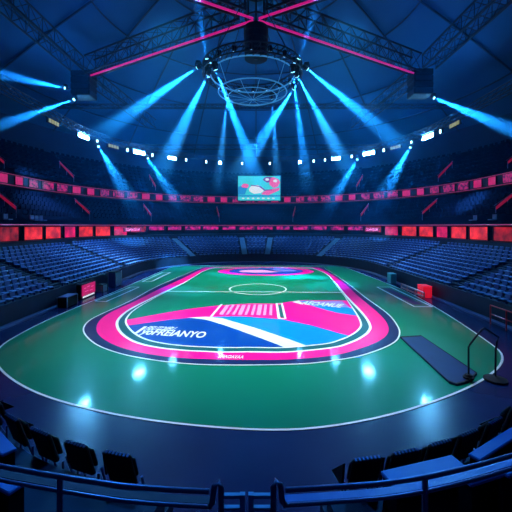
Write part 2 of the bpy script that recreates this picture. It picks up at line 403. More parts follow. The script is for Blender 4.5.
# lettering
def text_part(body, name, m, origin, ux, uy, z, parent, shear=.25, ext=0):
    """raised flat lettering: ux, uy are the world directions and sizes of one unit of text"""
    cu = bpy.data.curves.new(name, 'FONT'); cu.body = body; cu.size = 1; cu.shear = shear; cu.fill_mode = 'FRONT'; cu.offset = .025
    tmp = bpy.data.objects.new('tmp', cu); COL.objects.link(tmp)
    dg = bpy.context.evaluated_depsgraph_get(); me = bpy.data.meshes.new_from_object(tmp.evaluated_get(dg))
    bpy.data.objects.remove(tmp)
    x1 = max(v.co.x for v in me.vertices); y1 = max(v.co.y for v in me.vertices)
    for v in me.vertices:
        p = Vector(origin) + Vector(ux) * (v.co.x / x1) + Vector(uy) * (v.co.y / y1)
        v.co = (p.x, p.y, p.z + z)
    me.materials.clear(); me.materials.append(M[m]); me.name = name
    o = bpy.data.objects.new(name, me); COL.objects.link(o)
    if parent:
        o.parent = parent; o.matrix_parent_inverse = parent.matrix_basis.inverted()
    return o
def ground_text(body, bl, br, tl, m, k, shear=.2):
    a, b, c = (Vector((*gnd(*p), 0)) for p in (bl, br, tl))
    return text_part(body, 'lettering', m, a, b - a, c - a, Z + .002 * k + .003, court, shear)
court.matrix_basis = Matrix.Translation((0, 15, 0))
ground_text('yoFREIANYO', (139.5, 334.5), (204, 338.3), (146, 329), 'white', 5, .1)['label'] = 'large white italic lettering on the deep blue panel'
ground_text('FJEUTOIIEU', (143, 330.2), (172, 331.2), (150, 326.6), 'pale', 5, .1)['label'] = 'small white line of lettering'
ground_text('AEOAMUE', (300, 304.4), (341, 308), (305, 301.2), 'pale', 5, .1)['label'] = 'pale lettering on the violet wedge'
ground_text('YNAOAYAA', (217, 358.6), (243, 359.2), (219, 355.6), 'pale', 8, .1)['label'] = 'tiny pale lettering on the pink lane'
lay(lambda b, z0, z1: bar(b, z0, z1, (135.5, 333.8), (146, 326.8), .16), 'lettering_stroke', 'white', 5)

# floor is lit from the rigs and by added fill lights; see below
# ------------------------------------------------------------------ seats of the lower stand
def seat_mb():
    b = MB()
    A = Matrix.Translation((0, .15, .24)) @ Matrix.Rotation(-.22, 4, 'X')
    b.rbox((0, 0, .13), (.40, .05, .28), .018, A)                       # back
    b.box((0, .10, .12), (.10, .10, .24))                               # pedestal
    b.rbox((0, -.03, .215), (.40, .34, .03), .012)                      # tray under the cushion
    return b
def cushion_mb():
    b = MB(); b.rbox((0, -.04, .25), (.38, .32, .05), .02)
    return b
def piping_mb():
    A = Matrix.Translation((0, .15, .24)) @ Matrix.Rotation(-.22, 4, 'X')
    return MB().rbox((0, -.005, .268), (.38, .055, .03), .01, A)        # piping along the top of the back
proto_mesh = None
aisle_y = [22.0, 33.0]; aisle_a = [math.radians(90 + d) for d in (-40, -7, 7, 40)]
def in_aisle(p, n):
    if p.y <= YC: return any(abs(p.y - y) < .6 for y in aisle_y)
    a = math.atan2(p.y - YC, p.x)
    return any(abs(a - q) * math.hypot(p.x, p.y - YC) < .6 for q in aisle_a)
slots = []
for k in range(NR):
    off = ROFF + RD * (k + .5) - .18; z = RZ + RH * k
    if k == 0: off = ROFF - .06
    L = bowl_len(off, 14.5); n = int(L / .58)
    for i in range(n):
        p, nn = bowl_at(off, (i + .5) * L / n, 14.5)
        if in_aisle(p, nn): continue
        q = Vector((p.x, p.y, z))
        px = 256 + F * q.x / q.y
        slots.append((q, nn, k, q.y, -4 < px < 516))
near = sorted([s for s in slots if s[4]], key=lambda s: s[3])[:300]
nearset = set(id(s) for s in near)
sm = None
for s in near:
    q, nn, k, d, v = s
    if sm is None:
        o = seat_mb().build('stadium_seat', M['seat']); sm = o; cushion_mb().build('cushion', M['cushion'], o); piping_mb().build('piping', M['cushion'], o)
    else:
        o = copy_tree(sm)
    o.location = q; o.rotation_euler = (0, 0, yaw_out(nn))
    side = 'left' if q.x < 0 else 'right'
    blk = 'near block' if q.y < 22 else 'block past the first aisle'
    tag(o, 'navy seat, %s row of the %s stand, %s' % (ORD[k], side, blk), 'seat', 'navy seats of the %s stand, %s, %s row' % (side, blk, ORD[k]))
rest = MB(); base = seat_mb(); pads = MB(); pbase = cushion_mb(); pb2 = piping_mb(); pbase.add(pb2.v, pb2.f)
for s in slots:
    if id(s) in nearset: continue
    q, nn = s[0], s[1]
    X = Matrix.Translation(q) @ Matrix.Rotation(yaw_out(nn), 4, 'Z'); rest.add(base.v, base.f, X); pads.add(pbase.v, pbase.f, X)
ro = rest.build('stadium_seating', M['seat']); pads.build('cushion', M['cushion'], ro)['kind'] = 'stuff'
tag(ro, 'dense rows of navy seats farther round the bowl', 'seating', kind='stuff')
RAILS2 = [(s, 28.5, 0) for s in (-1, 1)] + [(s, 0, 90 - s * d) for s in (-1, 1) for d in (76, 48, 17)]
RAILS3 = [(s, 33.5, 0) for s in (-1, 1)] + [(s, 0, 90 - s * d) for s in (-1, 1) for d in (70, 40)]
def near_rail(p, rails):
    for sd, y, a in rails:
        if y:
            if p.x * sd > 0 and abs(p.y - y) < .6: return True
        elif p.y > YC and abs(math.atan2(p.y - YC, p.x) - math.radians(a)) * math.hypot(p.x, p.y - YC) < .6: return True
    return False
def tier_stuff(prof, y0, rows, name, lab, step, rails, m='shadeseat'):
    b = MB(); sb = MB().box((0, -.02, .36), (.46, .4, .08)).box((0, .2, .58), (.46, .06, .42))
    for k in rows:
        off, z = prof[1 + 2 * k]; L = bowl_len(off - .4, y0); n = int(L / step)
        for i in range(n):
            p, nn = bowl_at(off - .38, (i + .5) * L / n, y0)
            if near_rail(p, rails) or (m == 'kerb' and (p.y > 31 or random.random() < .45)): continue
            b.add(sb.v, sb.f, Matrix.Translation((p.x, p.y, z)) @ Matrix.Rotation(yaw_out(nn), 4, 'Z'))
    tag(b.build(name, M[m]), lab, 'seating', kind='stuff')
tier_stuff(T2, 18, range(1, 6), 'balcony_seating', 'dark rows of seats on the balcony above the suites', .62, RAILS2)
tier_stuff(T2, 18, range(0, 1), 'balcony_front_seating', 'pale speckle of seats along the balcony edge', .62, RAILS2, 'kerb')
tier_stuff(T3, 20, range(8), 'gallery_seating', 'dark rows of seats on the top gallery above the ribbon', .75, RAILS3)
# stair aisles in the lower stand
def aisle(p0, nn, lab, m):
    b = MB(); t = Vector((-nn.y, nn.x, 0))
    for k in range(NR):
        o = ROFF + RD * (k + .5)
        for h in (0, 1):
            c = p0 + nn * (o - .25 + .25 * h - (.0 if h else 0)); z = RZ + RH * k + (.117 if h else 0)
            b.box((c.x, c.y, z + .07), (.74, .25, .13), rz=yaw_out(nn))
    return tag(b.build('stair_aisle', M[m]), lab, 'stairs', 'stair aisles of the lower stand')
for i, y in enumerate(aisle_y):
    for sx, w in ((-1, 'left'), (1, 'right')):
        aisle(Vector((sx * R0, y, 0)), Vector((sx, 0, 0)), '%s stair aisle climbing through the %s stand' % ('dark near' if i == 0 else 'far dim', w), 'conc')
for a, w in zip(aisle_a, ('pale stair aisle at the right bend of the far seats', 'pale stair aisle just right of the screen in far seats', 'pale stair aisle just left of the screen in far seats', 'pale stair aisle at the left bend of the far seats')):
    nn = Vector((math.cos(a), math.sin(a), 0)); aisle(Vector((0, YC, 0)) + nn * R0, nn, w, 'stair')

# ------------------------------------------------------------------ suites, ribbon panels, red rails
def panel(name, label, cat, group, off, t, y0, w, h, z, m, frame_m='black', dep=.16, title='screen', neon=False):
    p, nn = bowl_at(off, t, y0)
    root = thing(name, label, cat, (p.x, p.y, z), yaw_out(nn), group)
    fr = MB()
    for sx in (-1, 1): fr.box((sx * (w / 2 - .03), 0, h / 2), (.06, dep, h))
    fr.box((0, 0, .03), (w - .12, dep, .06)); fr.box((0, 0, h - .03), (w - .12, dep, .06)); fr.box((0, dep / 2 - .02, h / 2), (w - .12, .03, h - .12))
    fr.build('frame', M[frame_m], root)
    MB().box((0, 0.0, h / 2), (w - .14, .05, h - .14)).build(title, M[m], root)
    if neon:
        pts = []; n = 26
        for i in range(n): pts.append((-w * .36 + w * .72 * i / (n - 1), -.09, h * .5 + h * .2 * math.sin(i * 2.1) * (1 - .4 * (i % 3 == 0))))
        MB().tube(pts, .035, 6).build('neon_script', M['script'], root)
    return root
Ys = 25.0
L = bowl_len(6.7, Ys); n = 28
for i in range(n):
    t = (i + .5) * L / n; p, nn = bowl_at(6.7, t, Ys)
    if random.random() < .0: continue
    near_k = p.y
    m = 'p_dark' if near_k < 29 else (('p_rose' if i % 3 == 0 else 'p_red') if near_k < 44.5 else 'p_mag')
    neon = False
    w = L / n - (.35 if i % 3 else .7)
    hh, zz = SZ1 - SZ0 - .14, SZ0 + .12
    if p.y > 46: m = 'p_far'; hh = .62; zz = SZ1 - .02 - hh
    elif p.y > 44.5: hh = .85; zz = SZ1 - .02 - hh
    if i in (7, 20): m = 'p_dark'
    colw = {'p_red': 'red', 'p_rose': 'crimson', 'p_mag': 'magenta', 'p_far': 'broken magenta', 'p_dark': 'patchy dark red'}[m]
    panel('suite_window', 'glowing %s suite window, %s from the left along the suite level' % (colw, ordw(i)), 'suite window', 'lit suite windows under the balcony', 6.7, t, Ys, w, hh, zz, m, title='lit_glass')
# two neon signs hung in front of the suites
for px, w, lab in ((132.5, 2.9, 'pink neon script sign on the far left of the suites'), (372, 2.3, 'pink neon script sign on the far right of the suites')):
    best = min((bowl_at(6.2, t * .1, Ys) + (t * .1,) for t in range(int(bowl_len(6.2, Ys) * 10))), key=lambda q: abs(256 + F * q[0].x / q[0].y - px))
    p, nn, t = best
    root = thing('neon_sign', lab, 'sign', (p.x, p.y, SZ1 - .75), yaw_out(nn), 'neon signs by the suites')
    MB().rbox((0, 0, .28), (w, .1, .56), .02).build('backboard', M['r_pat'], root)
    b = MB(); nl = 7
    for i in range(nl):
        x = -w * .4 + w * .8 * (i + .5) / nl; s = w * .8 / nl * .42
        kind = i % 4
        if kind == 0: pts = [(x + s, .42), (x - s * .6, .42), (x - s, .33), (x + s * .6, .26), (x + s, .17), (x - s, .14)]
        elif kind == 1: pts = [(x + s * math.cos(a), .27 + .12 * math.sin(a)) for a in [k * .7 for k in range(10)]]
        elif kind == 2: pts = [(x - s, .14), (x - s * .3, .42), (x, .2), (x + s * .4, .42), (x + s, .14)]
        else: pts = [(x - s, .4), (x + s, .15), (x, .28), (x - s, .15), (x + s, .42)]
        b.tube([(q[0], -.08, q[1]) for q in pts], .03, 5)
    b.build('neon_script', M['script'], root)
# ribbon screens
Yr = 30.5
L = bowl_len(11.0, Yr); n = 38
for i in range(n):
    t = (i + .5) * L / n; ph = (i * 7) % 5
    w = L / n * (.62, .86, .55, .8, .68)[ph]
    m = 'r_solid' if ph in (0, 2) else 'r_pat'
    panel('ribbon_screen', '%s pink ribbon screen, %s from the left along the upper balcony' % ('plain' if m == 'r_solid' else 'patterned', ordw(i)), 'led screen', 'pink ribbon screens round the upper balcony', 11.04, t, Yr, w, .92, 9.02, m, dep=.1)
# red lit slanted stair rails on the tiers
def red_rail(px, py, d, ln, rise, wide, lab, grp):
    c = at(px, py, d); out = Vector((c.x, c.y - YC if c.y > YC else 0, 0)).normalized()
    root = thing('stair_rail', lab, 'stair rail', c, yaw_out(out), grp)
    A = Vector((0, 0, 0)); B = Vector((0, ln, rise))
    MB().add([(-.03, 0, 0), (-.03, ln, rise), (-.03, ln, rise + wide), (-.03, 0, wide), (.03, 0, 0), (.03, ln, rise), (.03, ln, rise + wide), (.03, 0, wide)],
             [(0, 1, 2, 3), (7, 6, 5, 4), (0, 4, 5, 1), (1, 5, 6, 2), (2, 6, 7, 3), (3, 7, 4, 0)]).build('banner', M['redrail'], root)
    b = MB().tube([(0, -.15, wide + .06), (0, ln + .15, rise + wide + .06)], .035, 6)
    for f in (0, .5, 1): b.cyl((0, ln * f, rise * f - .55), (0, ln * f, rise * f + wide + .06), .03, 6)
    b.build('handrail', M['rail'], root)
def tier_rail(side, y, tier, lab):
    """rail along a stair of a tier"""
    if tier == 2: o0, z0, ln, rise, wide = 7.6, 6.35, 2.0, 1.6, .28
    else: o0, z0, ln, rise, wide = 12.3, 11.1, 2.4, 2.05, .28
    if isinstance(y, tuple): a = math.radians(y[0]); n = Vector((math.cos(a), math.sin(a), 0)); p = Vector((0, YC, 0)) + n * (R0 + o0)
    else: n = Vector((side, 0, 0)); p = Vector((side * (R0 + o0), y, 0))
    root = thing('stair_rail', lab, 'stair rail', (p.x, p.y, z0), yaw_out(n), 'red stair rails on the %s' % ('balcony' if tier == 2 else 'top gallery'))
    MB().add([(-.03, 0, 0), (-.03, ln, rise), (-.03, ln, rise + wide), (-.03, 0, wide), (.03, 0, 0), (.03, ln, rise), (.03, ln, rise + wide), (.03, 0, wide)],
             [(0, 1, 2, 3), (7, 6, 5, 4), (0, 4, 5, 1), (1, 5, 6, 2), (2, 6, 7, 3), (3, 7, 4, 0)]).build('banner', M['redrail'], root)
    b = MB().tube([(0, -.15, wide + .06), (0, ln + .15, rise + wide + .06)], .035, 6)
    for f in (0, .5, 1): b.cyl((0, ln * f, rise * f - .75), (0, ln * f, rise * f + wide + .06), .03, 6)
    b.build('handrail', M['rail'], root)
for s, w in ((-1, 'left'), (1, 'right')):
    for y, q in ((28.5, 'nearest'), (39, 'middle')):
        tier_rail(s, y if y < 35 else (90 - s * 76,), 2, 'red lit slanted stair rail on the %s balcony, %s one' % (w, q))
    tier_rail(s, (90 - s * 48,), 2, 'red lit slanted stair rail at the %s bend of the balcony' % w)
    tier_rail(s, (90 - s * 17,), 2, 'red lit stair rail on the far balcony, %s of the screen' % w)
    tier_rail(s, 33.5, 3, 'dim red stair rail high on the %s gallery, nearest one' % w)
    tier_rail(s, (90 - s * 70,), 3, 'dim red stair rail high on the %s gallery, farther one' % w)
    tier_rail(s, (90 - s * 40,), 3, 'dim red stair rail at the %s bend of the gallery' % w)

# ------------------------------------------------------------------ trusses
def truss_geo(a, b, w=1.0, h=1.7, bay=1.5):
    """box truss with its lower chords on the line a-b"""
    a, b = Vector(a), Vector(b); d = (b - a); Ln = d.length; d.normalize(); s = d.cross(Vector((0, 0, 1))).normalized() * (w / 2); u = Vector((0, 0, h))
    ch = [(a + s, b + s), (a - s, b - s), (a + s + u, b + s + u), (a - s + u, b - s + u)]
    lat = MB(); n = max(1, int(Ln / bay))
    for i in range(n):
        p, q = a + d * (Ln * i / n), a + d * (Ln * (i + 1) / n)
        for sg in (s, -s):
            lat.cyl(p + sg, q + sg + u, .03, 5); lat.cyl(p + sg + u, q + sg, .03, 5); lat.cyl(p + sg, p + sg + u, .03, 5)
        lat.cyl(p + s, q - s, .025, 5); lat.cyl(p + s + u, q - s + u, .025, 5)
    return ch, lat
TZ = 20.0; HUB = Vector((0, 24.5, TZ))
def truss(name, label, a, b, led=False, w=1.0, h=1.7, group=None, chord=.085):
    root = thing(name, label, 'truss', ((Vector(a) + Vector(b)) / 2), 0, group)
    inv = Matrix.Translation(-root.location)
    ch, lat = truss_geo(a, b, w, h)
    for p, q in ch:
        o = MB().cyl(p, q, chord, 8).build('chord', M['truss'], root); o.matrix_parent_inverse = inv
    o = lat.build('lattice', M['truss'], root); o.matrix_parent_inverse = inv
    if led:
        a, b = Vector(a), Vector(b)
        dz = Vector((0, 0, -.12))
        o = MB().cyl(a + dz, b + dz, .085, 8).build('light_strip', M['led'], root); o.matrix_parent_inverse = inv; o['label'] = 'glowing magenta light strip'
NL, NRt = Vector((-17.4, 34.2, TZ)), Vector((16.6, 33.8, TZ))
dl = (NL - HUB).normalized(); dr = (NRt - HUB).normalized()
truss('roof_truss', 'black roof truss with magenta strip running from centre to left cluster', HUB + dl * 1.1, NL - dl * 1.0, True, group='trusses of the roof cross')
truss('roof_truss', 'black roof truss with magenta strip running from centre to right cluster', HUB + dr * 1.1, NRt - dr * 1.0, True, group='trusses of the roof cross')
truss('roof_truss', 'black roof truss with magenta strip running from centre toward the upper right', HUB - dl * 1.1, HUB - dl * 16, True, group='trusses of the roof cross')
truss('roof_truss', 'black roof truss with magenta strip running from centre toward the upper left', HUB - dr * 1.1, HUB - dr * 16, True, group='trusses of the roof cross')
hub = thing('truss_hub', 'dark truss hub where the magenta strips cross', 'truss', HUB)
b = MB()
for k in range(8):
    a = k * PI / 4; b.cyl((.8 * math.cos(a), .8 * math.sin(a), -.05), (.8 * math.cos(a), .8 * math.sin(a), 1.7), .06, 6)
    a2 = a + PI / 4
    for z in (-.05, 1.7): b.cyl((.8 * math.cos(a), .8 * math.sin(a), z), (.8 * math.cos(a2), .8 * math.sin(a2), z), .06, 6)
b.build('frame', M['truss'], hub)
b = MB()
for k in range(4):
    a = (dl, dr, -dl, -dr)[k]; b.cyl((a.x * .25, a.y * .25, -.12), (a.x * 1.1, a.y * 1.1, -.12), .085, 8)
b.build('light_strip', M['led'], hub)
for s, N, w in ((-1, NL, 'left'), (1, NRt, 'right')):
    truss('long_truss', 'black box truss from the %s cluster toward the near roof' % w, N + Vector((0, -1.2, .1)), Vector((N.x, 14, TZ + .1)), w=1.3, h=1.3)
    truss('long_truss', 'black box truss from the %s cluster toward the far roof' % w, N + Vector((0, 1.2, .1)), Vector((N.x * .88, 50, TZ - .6)), w=1.2, h=1.2)
truss('cross_truss', 'thin dark truss spanning the hall behind the lamp ring', (-24, 41, 19.2), (24, 41, 19.2), w=.4, h=.45, chord=.045)
truss('cross_truss', 'thin dark truss spanning the far hall under the roof', (-20, 55, 17.4), (20, 55, 17.4), w=.5, h=.7, chord=.05)
# black clusters
def cluster(name, label, c, w, dep, h, nrow):
    root = thing(name, label, 'speaker', (c.x, c.y, c.z))
    for i in range(nrow):
        hh = h / nrow
        o = MB().rbox((0, 0, -hh * (i + .5)), (w, dep, hh * .94), .05).build('cabinet', M['black'], root)
        MB().rbox((0, -dep / 2 - .012, -hh * (i + .5)), (w * .86, .03, hh * .7), .01).build('grille', M['truss'], o)
    for sx in (-1, 1): MB().cyl((sx * w * .35, 0, 0), (sx * w * .35, 0, .35), .03, 6).build('hanger', M['truss'], root)
cluster('speaker_cluster', 'big black speaker cluster hanging at the left truss corner', NL + Vector((.1, 0, .35)), 1.9, 1.6, 2.5, 4)
cluster('speaker_cluster', 'big black speaker cluster hanging at the right truss corner', NRt + Vector((-.3, 0, .35)), 1.9, 1.6, 2.5, 4)
root = thing('speaker_column', 'tall round black speaker column hanging below the magenta cross', 'speaker', HUB + Vector((0, 0, -.75)))
for i in range(5):
    MB().cyl((0, 0, -.45 * i), (0, 0, -.45 * i - .42), .88 - .015 * i, 20).build('cabinet', M['black'], root)
MB().cyl((0, 0, .6), (0, 0, -2.25), .12, 8).build('core', M['truss'], root)

# ------------------------------------------------------------------ lamp ring under the hub
RC = Vector((-.25, 24.5, 16.1))
ring = thing('lamp_ring', 'round black lamp truss hanging under the speaker column', 'lighting rig', RC)
def circ(r, z, n=48, c=(0, 0)): return [(c[0] + r * math.cos(2 * PI * k / n), c[1] + r * math.sin(2 * PI * k / n), z) for k in range(n)]
for r in (3.0, 3.55):
    for z in (-.3, .3):
        MB().tube(circ(r, z), .05, 6, closed=True).build('chord', M['ringwire' if (r < 3.2 and z < 0) else 'truss'], ring)
b = MB(); n = 40
for k in range(n):
    a, a2 = 2 * PI * k / n, 2 * PI * (k + 1) / n
    P = lambda r, a, z: (r * math.cos(a), r * math.sin(a), z)
    b.cyl(P(3.0, a, -.3), P(3.0, a2, .3), .025, 5); b.cyl(P(3.55, a, -.3), P(3.55, a2, .3), .025, 5)
    b.cyl(P(3.0, a, -.3), P(3.55, a2, -.3), .025, 5); b.cyl(P(3.0, a, .3), P(3.55, a, .3), .025, 5); b.cyl(P(3.55, a, -.3), P(3.55, a, .3), .025, 5)
b.build('lattice', M['truss'], ring)
for k in range(4):
    a = PI / 4 + k * PI / 2
    MB().cyl((3.3 * math.cos(a), 3.3 * math.sin(a), .3), (3.3 * math.cos(a) * .35, 3.3 * math.sin(a) * .35, 4.2), .03, 6).build('hanger_cable', M['truss'], ring)
for k in range(18):
    a = 2 * PI * (k + .5) / 18; c_, s_ = math.cos(a), math.sin(a)
    o = MB().cyl((3.28 * c_, 3.28 * s_, -.12), (3.28 * c_, 3.28 * s_, .22), .13, 10).build('can_lamp', M['black'], ring)
    MB().cyl((3.28 * c_, 3.28 * s_, -.15), (3.28 * c_, 3.28 * s_, -.12), .10, 10).build('lens', M['canlens'], o)
low = thing('wire_ring', 'pale round wire frame hanging below the lamp ring', 'lighting rig', (-.25, 24.5, 14.6))
MB().tube(circ(2.45, 0), .045, 6, closed=True).build('hoop', M['ringwire'], low)
MB().tube(circ(1.75, -.32), .025, 6, closed=True).build('inner_hoop', M['ringwire'], low)
b = MB()
for k in range(6):
    a = k * PI / 6 + .2; c_, s_ = math.cos(a), math.sin(a)
    b.tube([(2.45 * c_, 2.45 * s_, 0), (1.75 * c_, 1.75 * s_, -.32), (0, 0, -.5), (-1.75 * c_, -1.75 * s_, -.32), (-2.45 * c_, -2.45 * s_, 0)], .016, 5)
b.build('spokes', M['ringwire'], low)
for k in range(4):
    a = PI / 4 + k * PI / 2
    MB().cyl((2.45 * math.cos(a), 2.45 * math.sin(a), 0), (3.0 * math.cos(a), 3.0 * math.sin(a), 1.12), .02, 6).build('hanger_cable', M['ringwire'], low)

# ------------------------------------------------------------------ moving heads and their beams
def look(d):  # rotation whose -Z looks along d
    return Vector(d).to_track_quat('-Z', 'Y')
HAZE = {}
def haze_mat(dens, col, g=0):
    key = (dens, col, g)
    if key in HAZE: return HAZE[key]
    m = bpy.data.materials.new('lit smoke'); m.use_nodes = True; nt = m.node_tree
    nt.nodes.remove(nt.nodes['Principled BSDF'])
    vs = nt.nodes.new('ShaderNodeVolumeScatter'); vs.inputs['Color'].default_value = (*col, 1); vs.inputs['Density'].default_value = dens; vs.inputs['Anisotropy'].default_value = g
    nt.links.new(vs.outputs[0], nt.nodes['Material Output'].inputs['Volume'])
    HAZE[key] = m; return m
def shaft_mat(dens, s0, d, Ln):  # smoke only inside the beam cone; beam light put into shape and tint
    m = bpy.data.materials.new('beam shaped smoke'); m.use_nodes = True; nt = m.node_tree; nt.nodes.remove(nt.nodes['Principled BSDF'])
    tc = nt.nodes.new('ShaderNodeTexCoord'); sub = nt.nodes.new('ShaderNodeVectorMath'); sub.operation = 'SUBTRACT'; sub.inputs[1].default_value = s0
    dot = nt.nodes.new('ShaderNodeVectorMath'); dot.operation = 'DOT_PRODUCT'; dot.inputs[1].default_value = d
    nt.links.new(tc.outputs['Object'], sub.inputs[0]); nt.links.new(sub.outputs[0], dot.inputs[0])
    mr = nt.nodes.new('ShaderNodeMapRange'); mr.inputs['From Min'].default_value = 0; mr.inputs['From Max'].default_value = Ln
    mr.inputs['To Min'].default_value = dens; mr.inputs['To Max'].default_value = 0
    nt.links.new(dot.outputs['Value'], mr.inputs['Value'])
    vs = nt.nodes.new('ShaderNodeVolumeScatter'); vs.inputs['Color'].default_value = (.10, .55, 1.0, 1)
    nt.links.new(mr.outputs[0], vs.inputs['Density']); nt.links.new(vs.outputs[0], nt.nodes['Material Output'].inputs['Volume'])
    return m
def spot(name, pos, d, power, col, ang, blend=.3, rad=.06):
    l = bpy.data.lights.new(name, 'SPOT'); l.energy = power; l.color = col; l.spot_size = ang; l.spot_blend = blend; l.shadow_soft_size = rad
    o = bpy.data.objects.new(name, l); COL.objects.link(o); o.location = pos
    o.rotation_mode = 'QUATERNION'; o.rotation_quaternion = look(d); return o
BEAMP = 1.0
def beam(src, dst, r1, power, lab, where, dens=.13, mount=Vector((0, 0, .40)), grp='moving head lamps', r0=.10):
    src, dst = Vector(src), Vector(dst); d = (dst - src); Ln = d.length * 1.15; r1 *= 1.15; d.normalize()
    # fixture: base on the rig, yoke, head with glowing lens
    root = thing('moving_head_lamp', 'black moving head lamp %s' % where, 'stage lamp', src + mount, 0, grp)
    inv = Matrix.Translation(-(src + mount))
    sgn = 1 if mount.z > 0 else -1
    MB().rbox(mount - Vector((0, 0, .08 * sgn)), (.34, .34, .16), .03, Matrix.Translation(src)).build('base', M['black'], root).matrix_parent_inverse = inv
    y = MB(); top = src + mount - Vector((0, 0, .16 * sgn))
    for sx in (-1, 1): y.box(((src + Vector((sx * .19, 0, 0))) + (top + Vector((sx * .19, 0, 0)))) * .5, (.05, .12, (top - src).length + .1))
    y.box(top, (.43, .12, .05))
    y.build('yoke', M['black'], root).matrix_parent_inverse = inv
    MB().cyl(src - d * .30, src + d * .08, .12, 12, .15).build('head', M['black'], root, True).matrix_parent_inverse = inv
    MB().cyl(src + d * .085, src + d * .11, .13, 12).build('lens', M['beamlens'], root).matrix_parent_inverse = inv
    s0 = src + d * .16
    spot('beam_light', s0, d, power * BEAMP, (.05, .37, 1.0), 2 * math.atan(r1 / Ln) * 1.0, .85, .03)
    u = MB().cyl(s0 - d * .02, s0 + d * Ln, r0, 20, r1 * 1.03)
    o = u.build('light_shaft', shaft_mat(dens, s0, d, Ln))
    tag(o, lab, 'light shaft', 'blue light shafts')
    return o
# ring lamps: (start pixel, distance) -> (end pixel, distance)
def ringpos(a, z=-.75, r=3.28): a = math.radians(a); return RC + Vector((r * math.cos(a), r * math.sin(a), z + .0))
BW = 230000
beam(ringpos(188, .12, 3.85), at(100, 134, 30), 1.05, BW * 1.2, 'wide blue beam from the lamp ring toward the upper left seats', 'on the left end of the lamp ring', )
beam(ringpos(205), at(160, 172, 32), 1.15, BW * .8, 'soft blue beam falling down left from the lamp ring', 'on the left of the lamp ring, second')
beam(ringpos(222), at(258, 178, 27), .75, BW * 1.3, 'bright blue beam crossing down right from the left of the ring', 'on the near left of the lamp ring')
beam(ringpos(128), at(218, 182, 33), .55, BW * .35, 'narrow faint beam dropping from the far left of the ring', 'on the far left of the lamp ring')
beam(ringpos(62), at(277, 178, 32), .5, BW * .4, 'narrow faint beam dropping straight from the far right of the ring', 'on the far right of the lamp ring')
beam(ringpos(18), at(240, 172, 31), 1.1, BW * .75, 'wide soft beam crossing down left from the right of the ring', 'on the right of the lamp ring, third')
beam(ringpos(325), at(306, 178, 27), .6, BW * .8, 'blue beam dropping from the near right of the ring', 'on the near right of the lamp ring')
beam(ringpos(338), at(350, 172, 33), .95, BW * 1.1, 'bright blue beam falling down right from the ring', 'on the right of the lamp ring, second')
beam(ringpos(355, .12, 3.85), at(402, 146, 29), 1.0, BW * 1.2, 'wide blue beam from the lamp ring toward the upper right seats', 'on the right end of the lamp ring')
beam(ringpos(183, .75), at(196, -8, 22), .5, BW * .06, 'faint blue beam rising from the left of the lamp ring', 'on top of the lamp ring, left', mount=Vector((0, 0, -.45)))
beam(ringpos(357, .75), at(322, -8, 22), .5, BW * .06, 'faint blue beam rising from the right of the lamp ring', 'on top of the lamp ring, right', mount=Vector((0, 0, -.45)))
# node lamps
beam(NL + Vector((-.2, -1.2, -2.7)), at(-16, 131, 26), .62, BW * 1.3, 'bright blue beam shooting left from the left truss corner', 'under the left speaker cluster')
beam(NL + Vector((-1.4, -.6, -1.4)), at(-20, 70, 28), .8, BW * .45, 'faint blue beam shooting level to the left edge', 'beside the left speaker cluster')
beam(NRt + Vector((.4, -1.2, -2.7)), at(530, 137, 27), .9, BW * 1.2, 'bright blue beam shooting right from the right truss corner', 'under the right speaker cluster')

# ------------------------------------------------------------------ flood ring
FO, FZ = 7.1, 15.0
def on_ring(px, off=FO, y0=24):
    L = bowl_len(off, y0)
    return min((bowl_at(off, t * L / 1200, y0) for t in range(1201)), key=lambda q: abs(256 + F * q[0].x / q[0].y - px))
fr = thing('lighting_truss', 'long black curved lighting truss carrying the floodlights', 'truss', (0, YC, FZ))
inv = Matrix.Translation((0, -YC, -FZ))
for o_, z_ in ((FO - .3, FZ + .36), (FO + .3, FZ + .36), (FO - .3, FZ + 1.0), (FO + .3, FZ + 1.0)):
    MB().tube(bowl_line(o_, z_, 25), .05, 6).build('chord', M['truss'], fr).matrix_parent_inverse = inv
b = MB(); la, lb = bowl_line(FO - .3, FZ + .36, 25, 10, 80), bowl_line(FO - .3, FZ + 1.0, 25, 10, 80); lc, ld = bowl_line(FO + .3, FZ + .36, 25, 10, 80), bowl_line(FO + .3, FZ + 1.0, 25, 10, 80)
for i in range(len(la) - 1):
    b.cyl(la[i], lb[i + 1], .025, 5); b.cyl(lb[i], la[i + 1], .025, 5); b.cyl(lc[i], ld[i + 1], .025, 5); b.cyl(la[i], lc[i + 1], .025, 5)
b.build('lattice', M['truss'], fr).matrix_parent_inverse = inv
FLOODP = 1700
def flood(px, nlamp, power, lens, lab, aim, lampw=.46, z=FZ, cat='floodlight', col=(.06, .45, 1.0), grp='floodlights on the curved truss'):
    p, n = on_ring(px); pos = Vector((p.x, p.y, z)); 
    rz = yaw_out(n)
    root = thing('floodlight' if lens in ('lens', 'midlens') else 'lamp_bank', lab, cat, pos, rz, grp)
    W = nlamp * lampw
    MB().rbox((0, .05, .02), (W + .1, .22, .46), .03).build('housing', M['black'], root)
    for sx in (-1, 1): MB().box((sx * (W / 2 + .07), .05, .12), (.05, .08, .36)).build('bracket', M['truss'], root)
    for i in range(nlamp):
        x = (i - (nlamp - 1) / 2) * lampw
        MB().rbox((x, -.085, 0), (lampw * .84, .06, .38), .02).build('lamp_lens', M[lens], root)
    if power:
        s = spot('flood_light', pos - n * .35 + Vector((0, 0, -.1)), Vector(aim) - pos, power * FLOODP, col, math.radians(95), .8, .35)
    return root
flood(83, 3, 1.0, 'lens', 'brightest left floodlight bank on the curved truss', (0, 18, 0), .6)
flood(139, 3, 1.0, 'lens', 'second floodlight bank from the left on the curved truss', (0, 20, 0), .6)
